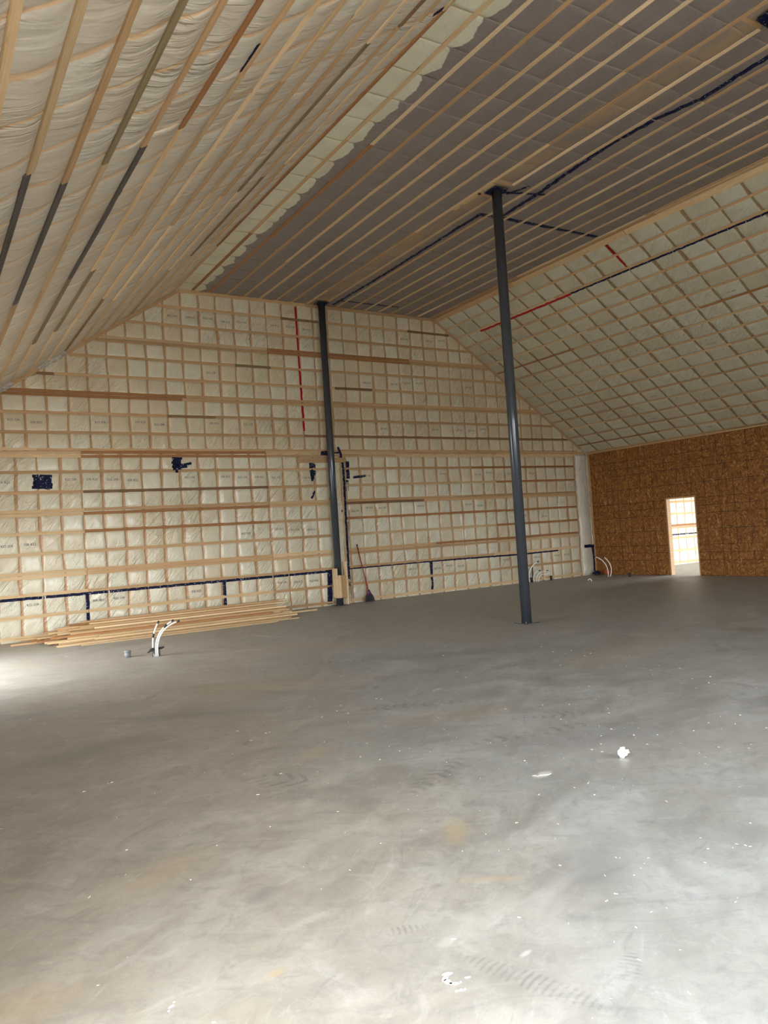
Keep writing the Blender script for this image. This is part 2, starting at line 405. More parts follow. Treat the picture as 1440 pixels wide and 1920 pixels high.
# ------------------------------------------------------------------ panels of batts behind clear sheet
class Panel:
    """surface O + U*u + V*v + N*h ; ucuts framing lines, vcuts furring rows"""
    def __init__(s, O, U, V, N, ucuts, vcuts, amp=.03, wid=1.0, sag=0.0, seed=0, vsoft=.07, tr=(0, 1)):
        s.O, s.U, s.V, s.N = Vector(O), Vector(U), Vector(V), Vector(N)
        s.uc, s.vc = sorted(ucuts), sorted(vcuts)
        s.amp, s.wid, s.sag, s.seed, s.vsoft = amp, wid, sag, seed, vsoft; s.tr = tr
    def near(s, cuts, x):
        return min(abs(x - c) for c in cuts) if cuts else 9
    def disp(s, u, v):
        a = min(1, s.near(s.uc, u) / .055) ; b = min(1, s.near(s.vc, v) / s.vsoft)
        a = math.sin(a * R90) ** .8 if a > 0 else 0; b = math.sin(b * R90)
        h = s.amp * (.15 + .85 * a) * b
        h += .006 * b * noise.noise(Vector((u * 5 + s.seed, v * 5, s.seed)))
        if s.sag: h += s.sag * b * (.5 + noise.noise(Vector((u * 1.1 + s.seed, v * 3.5, 1.7))))
        return h
    def P(s, u, v, h=0.0):
        return s.O + s.U * u + s.V * v + s.N * h
    def grid(s, u0, u1, v0, v1, keep=None):
        def coords(cuts, a, b, offs, maxstep):
            cs = sorted(set([a, b] + [c for c in cuts if a < c < b]))
            out = []
            for i in range(len(cs) - 1):
                p, q = cs[i], cs[i + 1]; L = q - p
                o = [x for x in offs if x < L / 2 - .01] or [0]
                pts = [p + x for x in o] + [q - x for x in o if x > 0]
                inner = (q - o[-1]) - (p + o[-1])
                n = max(1, int(round(inner / maxstep)))
                pts += [p + o[-1] + inner * k / n for k in range(1, n)]
                out += sorted(pts)
            out.append(b)
            return out
        us = coords(s.uc, u0, u1, [0, .009, .021, .038, .065], .09)
        vs = coords(s.vc, v0, v1, [0, .03, .05, .075], .085)
        rnd = random.Random(s.seed + 5)
        tint = {}
        verts, cols = [], []
        import bisect
        for v in vs:
            j = bisect.bisect(s.vc, v)
            for u in us:
                i = bisect.bisect(s.uc, u - .0001)
                # nearest framing line and signed offset
                k = min(range(len(s.uc)), key=lambda q: abs(s.uc[q] - u)); c = s.uc[k]; off = u - c
                uu = u; stud = 0.0
                if abs(off) <= .0655:
                    wf = s.wid * (1.0 + 1.3 * noise.noise(Vector((k * 3.7 + s.seed, v * 1.3, 2 if off > 0 else 8))) + .5 * noise.noise(Vector((k * 5.1, v * 6, 3))))
                    wf = max(.15, min(2.9, wf))
                    shift = .018 * noise.noise(Vector((k * 9.1 + s.seed, v * 2.1, 5)))
                    if abs(off) <= .0385:
                        uu = c + off * wf + shift
                    else: uu = u + shift * .5 + (.03 * (wf - 1) * (1 if off > 0 else -1) if wf > 1 else 0)
                    stud = 1.0 if abs(off) <= .0095 else (.15 if abs(off) <= .0215 else 0)
                key = (i, j)
                if key not in tint: tint[key] = s.tr[0] + (s.tr[1] - s.tr[0]) * rnd.random()
                verts.append(s.P(uu, v, s.disp(u, v)))
                cols.append((stud, tint[key], 0, 1))
        nu = len(us)
        faces = []
        for a in range(len(vs) - 1):
            for b in range(nu - 1):
                if keep is None or keep((us[b] + us[b + 1]) / 2, (vs[a] + vs[a + 1]) / 2):
                    faces.append((a * nu + b, a * nu + b + 1, (a + 1) * nu + b + 1, (a + 1) * nu + b))
        return verts, faces, cols

def panels_obj(name, parts, mat):
    V, F, C = [], [], []
    for v, f, c in parts:
        n = len(V); V += v; C += c; F += [tuple(i + n for i in q) for q in f]
    o = mesh_obj(name, V, F, mat, smooth=True)
    at = o.data.color_attributes.new('mask', 'FLOAT_COLOR', 'POINT')
    at.data.foreach_set('color', [x for c in C for x in c])
    # drop unused vertices
    bm = bmesh.new(); bm.from_mesh(o.data)
    bmesh.ops.delete(bm, geom=[v for v in bm.verts if not v.link_faces], context='VERTS')
    bm.to_mesh(o.data); bm.free()
    o['kind'] = 'structure'
    return o

tanR = (H - E) / (XW - XR); tanL = (H - E) / (XL - XS)
def x_left(z): return XS if z <= E else XS + (z - E) / tanL
def x_right(z): return XW if z <= E else XW - (z - E) / tanR

ROWS_LO = [.07, .46, .87, 1.25, 1.665, 2.06, 2.46, 2.865, 3.265, 3.64]
ROWS_HI = [3.70, 4.055, 4.45, 4.845, 5.24, 5.65, 6.03, 6.435, 6.84, 7.24]
ST_LO = [1.79 + .4045 * k for k in range(-5, 17)] + [8.66, 8.98] + [9.11 + .39 * k for k in range(0, 21)] + [17.38]
ST_HI = [2.02 + .4025 * k for k in range(-5, 39)]
def paired(rows, prs, off=.0365):
    return sorted([z for z in rows if z not in prs] + [z + d for z in prs for d in (-off, off)])
CUT_LO = paired(ROWS_LO, (1.25, 2.46)) + [3.58, 3.66]; CUT_LO.remove(3.64)
CUT_HI = paired(ROWS_HI, (4.845, 6.03))
far_lo = Panel((0, D, 0), (1, 0, 0), (0, 0, 1), (0, -1, 0), ST_LO, CUT_LO, .032, 1.75, .0, 11, tr=(0, .75))  # paler tint range puts the cool daylight low down into the batt colour
far_hi = Panel((0, D, 0), (1, 0, 0), (0, 0, 1), (0, -1, 0), ST_HI, CUT_HI, .030, 1.35, .0, 23, tr=(.3, 1.15))  # tanner tint range puts warm bounced light into the upper batt colour
ST_R2 = [17.75 + .41 * k for k in range(0, 17)]
far_r2 = Panel((0, D, 0), (1, 0, 0), (0, 0, 1), (0, -1, 0), ST_R2, CUT_LO, .033, .8, .0, 31, tr=(0, .3))  # palest tints, so the colour itself brightens the next room
wf = panels_obj('wall_far', [far_lo.grid(XS - .05, XW + .02, -.02, 3.67, None),
                             far_hi.grid(XS - .05, XW + .1, 3.67, H + .03, lambda u, v: x_left(v) - .12 < u < x_right(v) + .12),
                             far_r2.grid(XW + .16, XB + .1, -.02, 3.3, None)], M_far)

nL = Vector((tanL, 0, -1)).normalized(); nR = Vector((-tanR, 0, -1)).normalized()
dL = Vector((XS - XL, 0, E - H)); LL = dL.length; dL /= LL
dR = Vector((XW - XR, 0, E - H)); LR = dR.length; dR /= LR
RAFT = [9.26 + .5945 * k for k in range(-23, 13)]
ROW_L = [.04 + .3955 * k for k in range(17)]
ROW_R = [.07] + [.47 + .4 * k for k in range(15)] + [6.45]
ROW_C = [5.52 + .4024 * k for k in range(17)]
pan_L = Panel((XL, 0, H), (0, 1, 0), dL, nL, RAFT, ROW_L, .022, 1.7, .018, 41, .16)
pan_R = Panel((XR, 0, H), (0, 1, 0), dR, nR, RAFT, ROW_R, .032, 1.6, .0, 53)
pan_C = Panel((0, 0, H), (0, 1, 0), (1, 0, 0), (0, 0, -1), RAFT, ROW_C, .016, .5, .004, 67)
panels_obj('ceiling_slope_left', [pan_L.grid(Y0, D + .05, -.02, LL + .05)], M_left)
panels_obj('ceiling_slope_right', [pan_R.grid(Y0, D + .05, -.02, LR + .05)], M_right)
panels_obj('ceiling', [pan_C.grid(Y0, D + .05, XL - .02, XR + .02)], M_ceil)

def box_obj(name, boxes, mat, kind='structure'):
    bm = bmesh.new()
    for lo, hi in boxes: add_box(bm, lo, hi)
    o = bm_obj(name, bm, mat)
    if kind: o['kind'] = kind
    return o

# floor slab, ground outside
box_obj('floor', [((XS - .2, Y0 - .2, -.2), (XB + .2, D + .3, 0))], M_floor)
box_obj('ground', [((-70, -70, -.5), (90, 90, -.21))], M_gravel)
# outer shell behind the batts keeps daylight out
def slab_wall_x(name, x0, x1, ya, yb, z1, holes, mat):
    bx = []; y = ya
    for a, b, h_ in sorted(holes):
        bx.append(((x0, y, 0), (x1, a, z1))); bx.append(((x0, a, h_), (x1, b, z1))); y = b
    bx.append(((x0, y, 0), (x1, yb, z1)))
    return box_obj(name, bx, mat)
slab_wall_x('wall_left', XS - .18, XS, Y0, D + .1, E + .05, LEFT_OPEN, M_outer)
bx = []; x = XS - .18
for a, b, h_ in NEAR_OPEN:
    bx.append(((x, Y0 - .2, 0), (a, Y0, 3.7))); bx.append(((a, Y0 - .2, h_), (b, Y0, 3.7))); x = b
bx.append(((x, Y0 - .2, 0), (XW + .15, Y0, 3.7)))
wn = box_obj('wall_near', bx, M_outer)
bm = bmesh.new(); bm.from_mesh(wn.data)
for yy in (Y0 - .2, Y0):
    bm.faces.new([bm.verts.new(p) for p in ((XS - .2, yy, 3.6), (XW + .2, yy, 3.6), (XR + .1, yy, H + .1), (XL - .1, yy, H + .1))])
bm.to_mesh(wn.data); bm.free()
box_obj('wall_far_sheathing', [((XS - .2, D + .06, -.1), (XB + .2, D + .16, 7.5))], M_outer)

# osb wall with its doorway
DY0, DY1, DH = 12.665, 13.60, 2.09
WT = .14
slab_wall_x('wall_right', XW, XW + .012, Y0, D, E + .02, [(DY0, DY1, DH)], M_osb)
slab_wall_x('wall_right_framing', XW + .0125, XW + WT, Y0, D + .05, E + .1, [(DY0, DY1, DH)], M_jamb)
# next room shell
box_obj('wall_next_room', [((XB, 6.0, 0), (XB + .15, ROOM2_OPEN[0], 3.2)), ((XB, ROOM2_OPEN[1], 0), (XB + .15, D + .1, 3.2)),
                      ((XB, ROOM2_OPEN[0], ROOM2_OPEN[2]), (XB + .15, ROOM2_OPEN[1], 3.2)), ((XW + WT, 5.9, 0), (18.95, 6.0, 3.2)), ((23.55, 5.9, 0), (XB + .15, 6.0, 3.2)), ((18.95, 5.9, 2.9), (23.55, 6.0, 3.2))], M_white)
box_obj('ceiling_next_room', [((XW + WT, 5.9, 3.1), (XB + .15, D + .1, 3.25))], M_white)
# rough door frame studs
for i, (nm, lo, hi) in enumerate([('door_1', (XW - .004, DY1 - .038, 0), (XW + WT + .004, DY1 + .002, DH)), ('door_2', (XW - .004, DY0 - .002, 0), (XW + WT + .004, DY0 + .03, DH)), ('trim_1', (XW - .004, DY0 + .03, DH - .035), (XW + WT + .004, DY1 - .038, DH + .002))]):
    bm = bmesh.new(); add_box(bm, lo, hi, .002)
    o = bm_obj(nm, bm, WOOD['tan']); o['kind'] = 'structure'

# ------------------------------------------------------------------ furring strips
ORD = ['first', 'second', 'third', 'fourth', 'fifth', 'sixth', 'seventh', 'eighth', 'ninth', 'tenth', 'eleventh', 'twelfth', 'thirteenth', 'fourteenth', 'fifteenth', 'sixteenth', 'seventeenth', 'eighteenth', 'nineteenth', 'twentieth', 'twenty-first', 'twenty-second']
BW, BT = .064, .021
def pick(r, weights):
    return r.choices(list(weights), list(weights.values()))[0]

def row_boards(P, N, joints, cols, w, rowword, group, lo_vis=None, wobble=.006, lift=0.0, t=BT, where=' from far wall', gap=.004):
    """P(s)->point ; joints ascending list of end points; one board object between each pair"""
    n = len(joints) - 1
    for i in range(n):
        a, b = joints[i], joints[i + 1]
        d = random.uniform(-wobble, wobble)
        c = cols[i]
        e = '' if n == 1 else ', ' + ORD[i] + where
        board('furring_strip', P(a + gap, d), P(b - gap, d), N, w, t * random.uniform(.96, 1.04), WOOD[c],
              f'{WORDS[c]} strip, {rowword}{e}', 'furring strip', group, lift=lift)

rr = random.Random(3)
# far wall ----------------------------------------------------------
Nf = (0, -1, 0)
lo_cols = {  # left of the column: joints measured on the photo at x = 3.02 and 7.06
    .07: ('pale', 'pale', 'tan'), .46: ('pale', 'pale', 'tan'), .87: ('pale', 'tan', 'tan'),
    1.25: ('pale', 'tan', 'tan'), 1.665: ('pale', 'tan', 'tan'), 2.06: ('pale', 'orange', 'tan'),
    2.46: ('pale', 'orange', 'tan'), 2.865: ('tan', 'brown', 'tan'), 3.265: ('tan', 'tan', 'tan'), 3.64: ('pale', 'orange', 'tan')}
gf = 'furring strips across the far wall'
names_lo = {z: f'{ORD[i]} row up' for i, z in enumerate(ROWS_LO)}
def far_P(z):
    return lambda s_, d: Vector((s_, D, z + d))
for z in ROWS_LO:
    dbl = z in (1.25, 2.46, 3.64)
    for half in ((-1, 1) if dbl else (0,)):
        zz = z + half * .0365 - (.02 if z == 3.64 else 0)
        c3 = lo_cols[z]
        if dbl and half == 1: c3 = tuple('pale' if c == 'tan' and rr.random() < .5 else c for c in c3) if z != 2.46 else ('pale', 'tan', 'pale')
        hw = {-1: 'lower of paired ', 1: 'upper of paired ', 0: ''}[half]
        j = [.55, 3.02 + rr.uniform(-.01, .01), 7.06 + rr.uniform(-.01, .01), 8.60 if z < 3.5 else 9.3 + half * .9]
        if z == 3.64: j = [.55, 3.02, 7.04, 10.6]
        row_boards(far_P(zz), Nf, j, c3, BW, f'{hw}{names_lo[z]} left of far column', gf, where=' from left')
        if z < 3.5:
            jr = [9.05, 12.2 + rr.uniform(-1.6, 2.0), 16.88 if z > .3 else 17.3]
        else: jr = [10.6, 13.9, 17.3]
        cc = [pick(rr, dict(tan=6, pale=2, orange=2, brown=.6)) for _ in range(2)]
        row_boards(far_P(zz), Nf, jr, cc, BW, f'{hw}{names_lo[z]} right of far column', gf, where=' from left')
hi_j = {4.055: ([8.05], ('tan', 'brown')), 4.45: ([4.82, 5.9], ('tan', 'brown', 'tan')), 4.845: ([5.21, 9.24], ('orange', 'tan', 'tan')),
        5.24: ([2.6, 8.96, 10.02], ('brown', 'tan', 'brown', 'tan')), 5.65: ([6.42, 7.3], ('tan', 'olive', 'tan')), 6.03: ([7.23, 11.2], ('tan', 'orange', 'tan')),
        6.435: ([8.41], ('tan', 'tan')), 6.84: ([7.63, 8.6, 11.21], ('tan', 'brown', 'tan', 'brown')), 3.70: ([2.2, 6.43, 10.63], ('pale', 'tan', 'tan', 'tan'))}
for i, z in enumerate(ROWS_HI[:-1]):
    dbl = z in (4.845, 6.03)
    for half in ((-1, 1) if dbl else (0,)):
        zz = z + half * .0365 + (.022 if z == 3.70 else 0)
        j, c = hi_j[z]
        j = [max(.5, x_left(zz) + .18)] + [q + half * (.0 if z != 4.845 else .05) for q in j] + [x_right(zz) - (.18 if z > 3.8 else .32)]
        if half == 1: c = tuple('pale' if x == 'tan' and rr.random() < .4 else x for x in c)
        hw = {-1: 'lower of paired ', 1: 'upper of paired ', 0: ''}[half]
        row_boards(far_P(zz), Nf, j, c, BW, f'{hw}{ORD[i]} row up far gable', gf, where=' from left')
# next room rows
for i, z in enumerate(ROWS_LO[:8]):
    for half in ((-1, 1) if z in (1.25, 2.46) else (0,)):
        row_boards(far_P(z + half * .034), Nf, [XW + .2, XB - .05], (pick(rr, dict(pale=3, tan=1, orange=1)),), BW,
               ('upper of paired ' if half == 1 else 'lower of paired ' if half == -1 else '') + f'{names_lo[z]} in room beyond doorway', 'furring strips in the next room')
# rim boards around the gable
gr = 'rim boards framing the far gable'
def rim(a, b, n, lab, c='tan', w=.085, lift=0.0):
    board('rim_board', a, b, n, w, .034, WOOD[c], lab, 'rim board', gr, lift)
rim((XL + .05, D, H - .055), (8.3, D, H - .055), Nf, 'tan rim board under the flat ceiling on the far wall, left piece')
rim((8.31, D, H - .055), (XR - .05, D, H - .055), Nf, 'tan rim board under the flat ceiling on the far wall, right piece')
def sl(t_, side):
    if side < 0: return Vector((XL, D, H)) + dL * t_ - nL * -.055
    return Vector((XR, D, H)) + dR * t_ + nR * .055
for side, LLn, nm in ((-1, LL, 'left'), (1, LR, 'right')):
    cut = [.03, 2.4, 4.6, LLn - (.05 if side < 0 else .3)]
    for k in range(3):
        rim(sl(cut[k], side), sl(cut[k + 1], side), Nf, f'{["tan", "tan", "tan"][k]} sloping rim board on the far gable under the {nm} slope, {["top", "middle", "bottom"][k]} piece')
# fold boards along the building
gfb = 'long boards along the ceiling folds'
for (P0, nrm, off, w, lab, cuts, cs) in [
    (Vector((XR, 0, H)), nR, dR * .075, .14, 'wide tan board on right slope edge', [2.4, 6.4, 9.9, 13.2, D - .04], ['tan', 'pale', 'pale', 'tan']),
    (Vector((XR, 0, H)), Vector((0, 0, -1)), Vector((-.055, 0, 0)), .09, 'tan board on flat ceiling edge by right slope', [2.0, 5.4, 9.1, 12.7, D - .04], ['tan', 'pale', 'tan', 'tan']),
    (Vector((XL, 0, H)), nL, dL * .05, .085, 'brown board on left slope edge', [2.9, 6.34, 9.95, 13.5, D - .04], ['pale', 'orange', 'orange', 'tan'])]:
    for k in range(4):
        a, b = cuts[k], cuts[k + 1]
        board('fold_board', P0 + off + Vector((0, a + .004, 0)), P0 + off + Vector((0, b - .004, 0)), nrm, w, .034, WOOD[cs[k]],
              f'{WORDS[cs[k]]} {lab.split(" ", 1)[1] if lab.split()[0] in ("tan", "brown") else lab}, {ORD[3 - k]} from far wall', 'fold board', gfb)
# eave strips: osb wall top and corner
board('corner_strip', (XW - .0, D - .06, .0), (XW - .0, D - .06, E - .05), (-1, 0, 0), .05, .03, WOOD['tan'], 'thin pale upright strip in the corner where the far wall meets the chipboard wall', 'corner strip')
board('eave_strip', (XW - .045, 5.5, E - .02), (XW - .045, D - .1, E - .02), (0, 0, -1), .05, .03, WOOD['tan'], 'narrow tan strip along the top edge of the chipboard wall', 'eave strip')

# ceiling rows ------------------------------------------------------
gc = 'furring strips along the flat ceiling'
Nc = (0, 0, -1)
ceil_j = {0: ([5.6, 9.2, 12.81], ('pale', 'pale', 'tan', 'orange')), 1: ([5.6, 9.18, 12.79], ('pale', 'bright', 'orange', 'orange')), 2: ([5.9, 9.26, 12.8], ('tan', 'tan', 'tan', 'tan')),
          3: ([6.2, 10.2, 13.9], ('tan', 'pale', 'pale', 'tan'))}
for k, X in enumerate(ROW_C):
    if k in ceil_j: j, c = ceil_j[k]
    else:
        base = [5.68, 6.87, 6.27, 8.05][k % 4] if k != 8 else 4.96
        j = [base, base + 3.57, base + 7.14]
        c = tuple(pick(rr, dict(pale=6, tan=3, bright=1.5, orange=.5)) for _ in range(4))
    if k == 8: j, c = [4.96, 9.34, 9.80, 13.1], (None, 'bright', None, 'pale', 'pale')
    ends = [max(2.1, j[0] - 3.6)] + [q for q in j] + [D - .06]
    if k == 8:
        segs = [(4.97, 9.33, 'bright'), (9.81, 13.1, 'pale'), (13.1, D - .06, 'pale')]
    else: segs = [(ends[q], ends[q + 1], c[q]) for q in range(len(ends) - 1)]
    for q, (a, b, cc) in enumerate(segs):
        d = rr.uniform(-.008, .008)
        board('furring_strip', (X + d, a + .004, H), (X + d, b - .004, H), Nc, BW, BT, WOOD[cc],
              f'{WORDS[cc]} strip on flat ceiling, {ORD[k]} row from left, {ORD[len(segs) - 1 - q]} from far wall', 'furring strip', gc)

# left slope rows ----------------------------------------------------
gl = 'furring strips along the left slope'
lj = {13: ([6.01, 9.6], ('pale', 'grey', 'pale')), 12: ([6.53, 9.95, 13.4], ('tan', 'grey', 'tan', 'pale')), 11: ([6.50, 9.99, 13.4], ('olive', 'pale', 'tan', 'pale')),
      10: ([6.49, 10.06, 13.41], ('tan', 'grey', 'olive', 'bright')), 9: ([6.45, 10.28, 13.35], ('orange', 'pale', 'olive', 'bright')), 8: ([5.83, 9.5, 13.2], ('tan', 'pale', 'pale', 'bright')),
      7: ([5.2, 8.9, 12.74], ('pale', 'bright', 'pale', 'brown')), 6: ([6.4, 10.0, 13.4], ('pale', 'tan', 'bright', 'pale')), 5: ([5.6, 9.3, 12.9], ('bright', 'pale', 'pale', 'pale')),
      4: ([6.36, 9.8, 13.3], ('pale', 'tan', 'pale', 'pale')), 3: ([6.38, 10.0, 13.4], ('bright', 'olive', 'bright', 'tan')), 2: ([6.3, 9.85, 13.14], ('brown', 'tan', 'brown', 'pale')),
      1: ([6.4, 9.79, 13.0], ('pale', 'bright', 'tan', 'pale')), 14: ([6.1, 9.7], ('pale', 'tan', 'tan'))}
for k, s_ in enumerate(ROW_L):
    if k == 0 or k > 15: continue
    if k in lj: j, c = lj[k]
    else: j, c = [7.3, 10.9], ('pale', 'tan', 'pale')
    ends = [j[0] - 3.6] + list(j) + [D - .05]
    n = len(ends) - 1
    for q in range(n):
        d = rr.uniform(-.010, .010) - .02
        cc = c[min(q, len(c) - 1)]
        p = Vector((XL, 0, H)) + dL * (s_ + d)
        board('furring_strip', p + Vector((0, ends[q] + .005, 0)), p + Vector((0, ends[q + 1] - .005, 0)), nL, BW, BT, WOOD[cc],
              f'{WORDS[cc]} strip on left slope, {ORD[k - 1]} row down, {ORD[n - 1 - q]} from far wall', 'furring strip', gl)

# right slope rows ---------------------------------------------------
gg = 'furring strips along the right slope'
for k, s_ in enumerate(ROW_R):
    if k == 0: continue
    base = [6.2, 7.4, 5.4][k % 3]
    if s_ > 6.4: base = 8
    ends = [base - .4, base + 3.57, base + 7.14, D - .05]
    c = [pick(rr, dict(pale=3, tan=6, orange=1.2)) for _ in range(3)]
    for q in range(3):
        d = rr.uniform(-.008, .008)
        p = Vector((XR, 0, H)) + dR * (s_ + d)
        board('furring_strip', p + Vector((0, ends[q] + .004, 0)), p + Vector((0, ends[q + 1] - .004, 0)), nR, BW * .9, BT, WOOD[c[q]],
              f'{WORDS[c[q]]} strip on right slope, {ORD[k - 1]} row down, {ORD[2 - q]} from far wall', 'furring strip', gg)

# ------------------------------------------------------------------ columns
def column(x, y, label, frame=True):
    root = empty('steel_column', (x, y, 0), label, 'column', 'round steel columns down the middle')
    bm = bmesh.new(); add_tube(bm, [(0, 0, .012), (0, 0, H - .05)], .084, 40); o = bm_obj('shaft', bm, M_steel, root, True)
    for p in o.data.polygons:
        if len(p.vertices) > 4: p.use_smooth = False
    bm = bmesh.new(); add_box(bm, (-.15, -.15, 0), (.15, .15, .014), .003)
    bm_obj('base_plate', bm, M_steel, root)
    for sx in (-1, 1):
        for sy in (-1, 1):
            bm = bmesh.new(); add_tube(bm, [(sx * .12, sy * .12, .012), (sx * .12, sy * .12, .035)], .013, 6); bm_obj('anchor_bolt', bm, M_dgrey, root)
    bm = bmesh.new(); add_box(bm, (-.15, -.14, H - .052), (.15, .14, H - .036), .003)
    bm_obj('cap_plate', bm, M_steel, root)
    return root
column(8.6, 16.02, 'dark grey steel column against the far wall, boxed with boards near its foot')
column(8.578, 9.551, 'dark blue-grey steel column standing free in the middle of the floor')
column(8.62, 4.70, 'nearest steel column, only its taped cap showing at the top right corner of the photo')

# wood blocks round the column heads
for (x0, x1, y, lab) in [(8.37, 8.71, 9.33, 'short tan block across the strips in front of the free column head'), (8.37, 8.71, 9.80, 'short tan block across the strips behind the free column head'),
                         (8.37, 8.71, 4.94, 'short tan block beside the taped cap at the top right corner of the photo'), (8.37, 8.71, 15.80, 'short tan block in front of the far column head')]:
    board('blocking', (x0, y, H), (x1, y, H), Nc, .07, BT, WOOD['tan'], lab, 'wood block', 'blocks beside the column heads')
board('blocking', (8.42, 9.40, H), (8.42, 10.5, H), Nc, .07, BT, WOOD['pale'], 'short pale strip beside the left edge of the free column head', 'wood block', 'blocks beside the column heads')

# boards boxed around the far column foot
root = empty('column_boxing', (8.6, 15.9, .19), 'fresh pale board boxing wrapped around the foot of the far column', 'wood boxing')
for nm, lo, hi, m in [('left_board', (-.16, -.075, .0), (-.125, .12, .69), 'bright'), ('front_board', (-.125, -.075, .0), (.10, -.04, .52), 'tan'), ('upright_board', (.105, -.075, -.17), (.14, .10, .84), 'bright'), ('corner_board', (-.12, -.112, -.0), (-.06, -.076, .53), 'bright')]:
    bm = bmesh.new(); add_box(bm, lo, hi, .003); bm_obj(nm, bm, WOOD[m], root)
# header board behind the far column
board('header_board', (7.80, D, 3.475), (9.08, D, 3.475), Nf, .115, .034, WOOD['tan'], 'wide tan header board crossing behind the far column below the plate line', 'board', lift=.036)
board('upright_stud', (8.98, D, .14), (8.98, D, 3.4), Nf, .045, .02, WOOD['pale'], 'slim upright board beside the far column with dark tape on it', 'board', lift=.012)
for i, z in enumerate((2.05, 2.55, 1.5, 3.0, 1.15, 1.9, 2.75)):
    board('short_block', (8.60 - .0, D, z), (8.86, D, z), Nf, .05, .025, WOOD[['pale', 'tan'][i % 2]], f'short wood block in the gap behind the far column, {ORD[sorted((2.05, 2.55, 1.5, 3.0, 1.15, 1.9, 2.75)).index(z)]} up from the floor', 'wood block', 'blocks in the gap behind the far column')

# ------------------------------------------------------------------ tapes
def ribbon(panel, pts, w, mat, name, label, group=None, lift=.005, over=None, jitter=.004, cat='tape'):
    """tape following the bulging sheet through (u, v) points"""
    P2 = [Vector(p) for p in pts]
    verts, faces = [], []
    line = []
    for a, b in zip(P2, P2[1:]):
        n = max(1, int((b - a).length / .04))
        for i in range(n): line.append(a.lerp(b, i / n))
    line.append(P2[-1])
    s0 = random.uniform(0, 99)
    for i, p in enumerate(line):
        d = (line[min(i + 1, len(line) - 1)] - line[max(i - 1, 0)]).normalized(); q = Vector((-d.y, d.x))
        jj = jitter * 2 * noise.noise(Vector((i * .35 + s0, 0, 0)))
        for k, s_ in enumerate((-.5, -.17, .17, .5)):
            ww = w * (1 + .12 * noise.noise(Vector((i * .8 + s0, s_, 4))))
            u, v = p + q * (s_ * ww + jj)
            verts.append(panel.P(u, v, (over if over is not None else panel.disp(u, v)) + lift))
    top = len(verts)
    for k in range(top):
        verts.append(verts[k] - panel.N * .0015)
    n = len(line)
    for i in range(n - 1):
        for k in range(3):
            a = i * 4 + k
            faces.append((a, a + 1, a + 5, a + 4)); b = top + a; faces.append((b + 4, b + 5, b + 1, b))
        a = i * 4; faces.append((a + 4, top + a + 4, top + a, a)); a += 3; faces.append((a, top + a, top + a + 4, a + 4))
    for a, b in ((0, 3),):
        faces.append((0, 1, 2, 3, top + 3, top + 2, top + 1, top))
        e = (n - 1) * 4; faces.append((e + 3, e + 2, e + 1, e, top + e, top + e + 1, top + e + 2, top + e + 3))
    o = mesh_obj(name, verts, faces, mat, smooth=True)
    return tag(o, label, cat, group)
gt = 'navy tape strips on the far wall'
T = 'tape_strip'
ribbon(far_lo, [(.55, .815), (3.0, .81), (5.87, .812), (8.3, .81), (8.56, .83)], .055, M_blue, T, 'long navy tape line low on the far wall left of the far column', gt)
ribbon(far_lo, [(3.0, .785), (2.985, .12)], .062, M_blue, T, 'short upright navy tape dropping to the left end of the lumber heap', gt)
ribbon(far_lo, [(5.87, .785), (5.86, .14)], .065, M_blue, T, 'short upright navy tape behind the right half of the lumber heap', gt)
ribbon(far_lo, [(8.49, .80), (8.45, .03)], .13, M_blue, T, 'broad upright navy tape just left of the boxed column foot', gt)
ribbon(far_lo, [(9.0, .835), (9.74, .835), (11.5, .835), (14.55, .80), (16.0, .815)], .042, M_blue, T, 'long navy tape line low on the far wall right of the broom', gt)
ribbon(far_lo, [(11.47, .82), (11.45, .05)], .07, M_blue, T, 'short upright navy tape midway between the broom and the free column', gt)
ribbon(far_lo, [(17.0, .87), (17.40, .86)], .09, M_blue, T, 'short navy tape at the corner by the chipboard wall', gt, over=.105)
ribbon(far_lo, [(17.43, .84), (17.44, .10)], .07, M_blue, T, 'upright navy tape running down the corner by the chipboard wall', gt)
ribbon(far_lo, [(9.03, 3.42), (9.04, 3.1), (9.03, 2.4), (9.02, 1.6), (9.01, .58)], .060, M_blue, T, 'long upright navy tape right beside the far column', gt, over=.034)
ribbon(far_lo, [(9.17, 3.45), (9.165, 3.02)], .085, M_blue, T, 'short wide navy tape under the right end of the header board', gt)
ribbon(far_lo, [(9.13, 2.99), (9.12, 2.72)], .06, M_blue, T, 'small navy tape below the wide one right of the far column', gt)
ribbon(far_lo, [(9.30, 3.05), (9.66, 3.085)], .06, M_blue, T, 'short level navy tape two batts right of the far column', gt)
ribbon(far_lo, [(8.13, 2.57), (8.235, 2.74)], .05, M_blue, T, 'small slanted navy tape left of the far column', gt)
ribbon(far_lo, [(8.92, 2.235), (9.02, 2.235)], .06, M_blue, T, 'stub of navy tape reaching from the far column to the long upright tape', gt)
ribbon(far_hi, [(8.92, 3.80), (8.99, 3.62), (9.0, 3.52)], .06, M_blue, T, 'short navy tape over the plate line right of the far column', gt, over=.042)
ribbon(far_lo, [(8.80, 3.66), (8.95, 3.66)], .04, M_blue, T, 'thin level navy tape on the plate line right of the far column', gt, over=.046)
ribbon(far_hi, [(8.02, 7.15), (8.03, 6.0), (8.04, 5.0), (8.055, 4.18)], .058, M_red, T, 'long upright red tape high on the far wall left of the far column', None)
ribbon(far_r2, [(XW + .3, .985), (XB - .3, .985)], .045, M_blue, T, 'level navy tape seen through the doorway', None)
gt2 = 'navy tape strips on the ceiling'
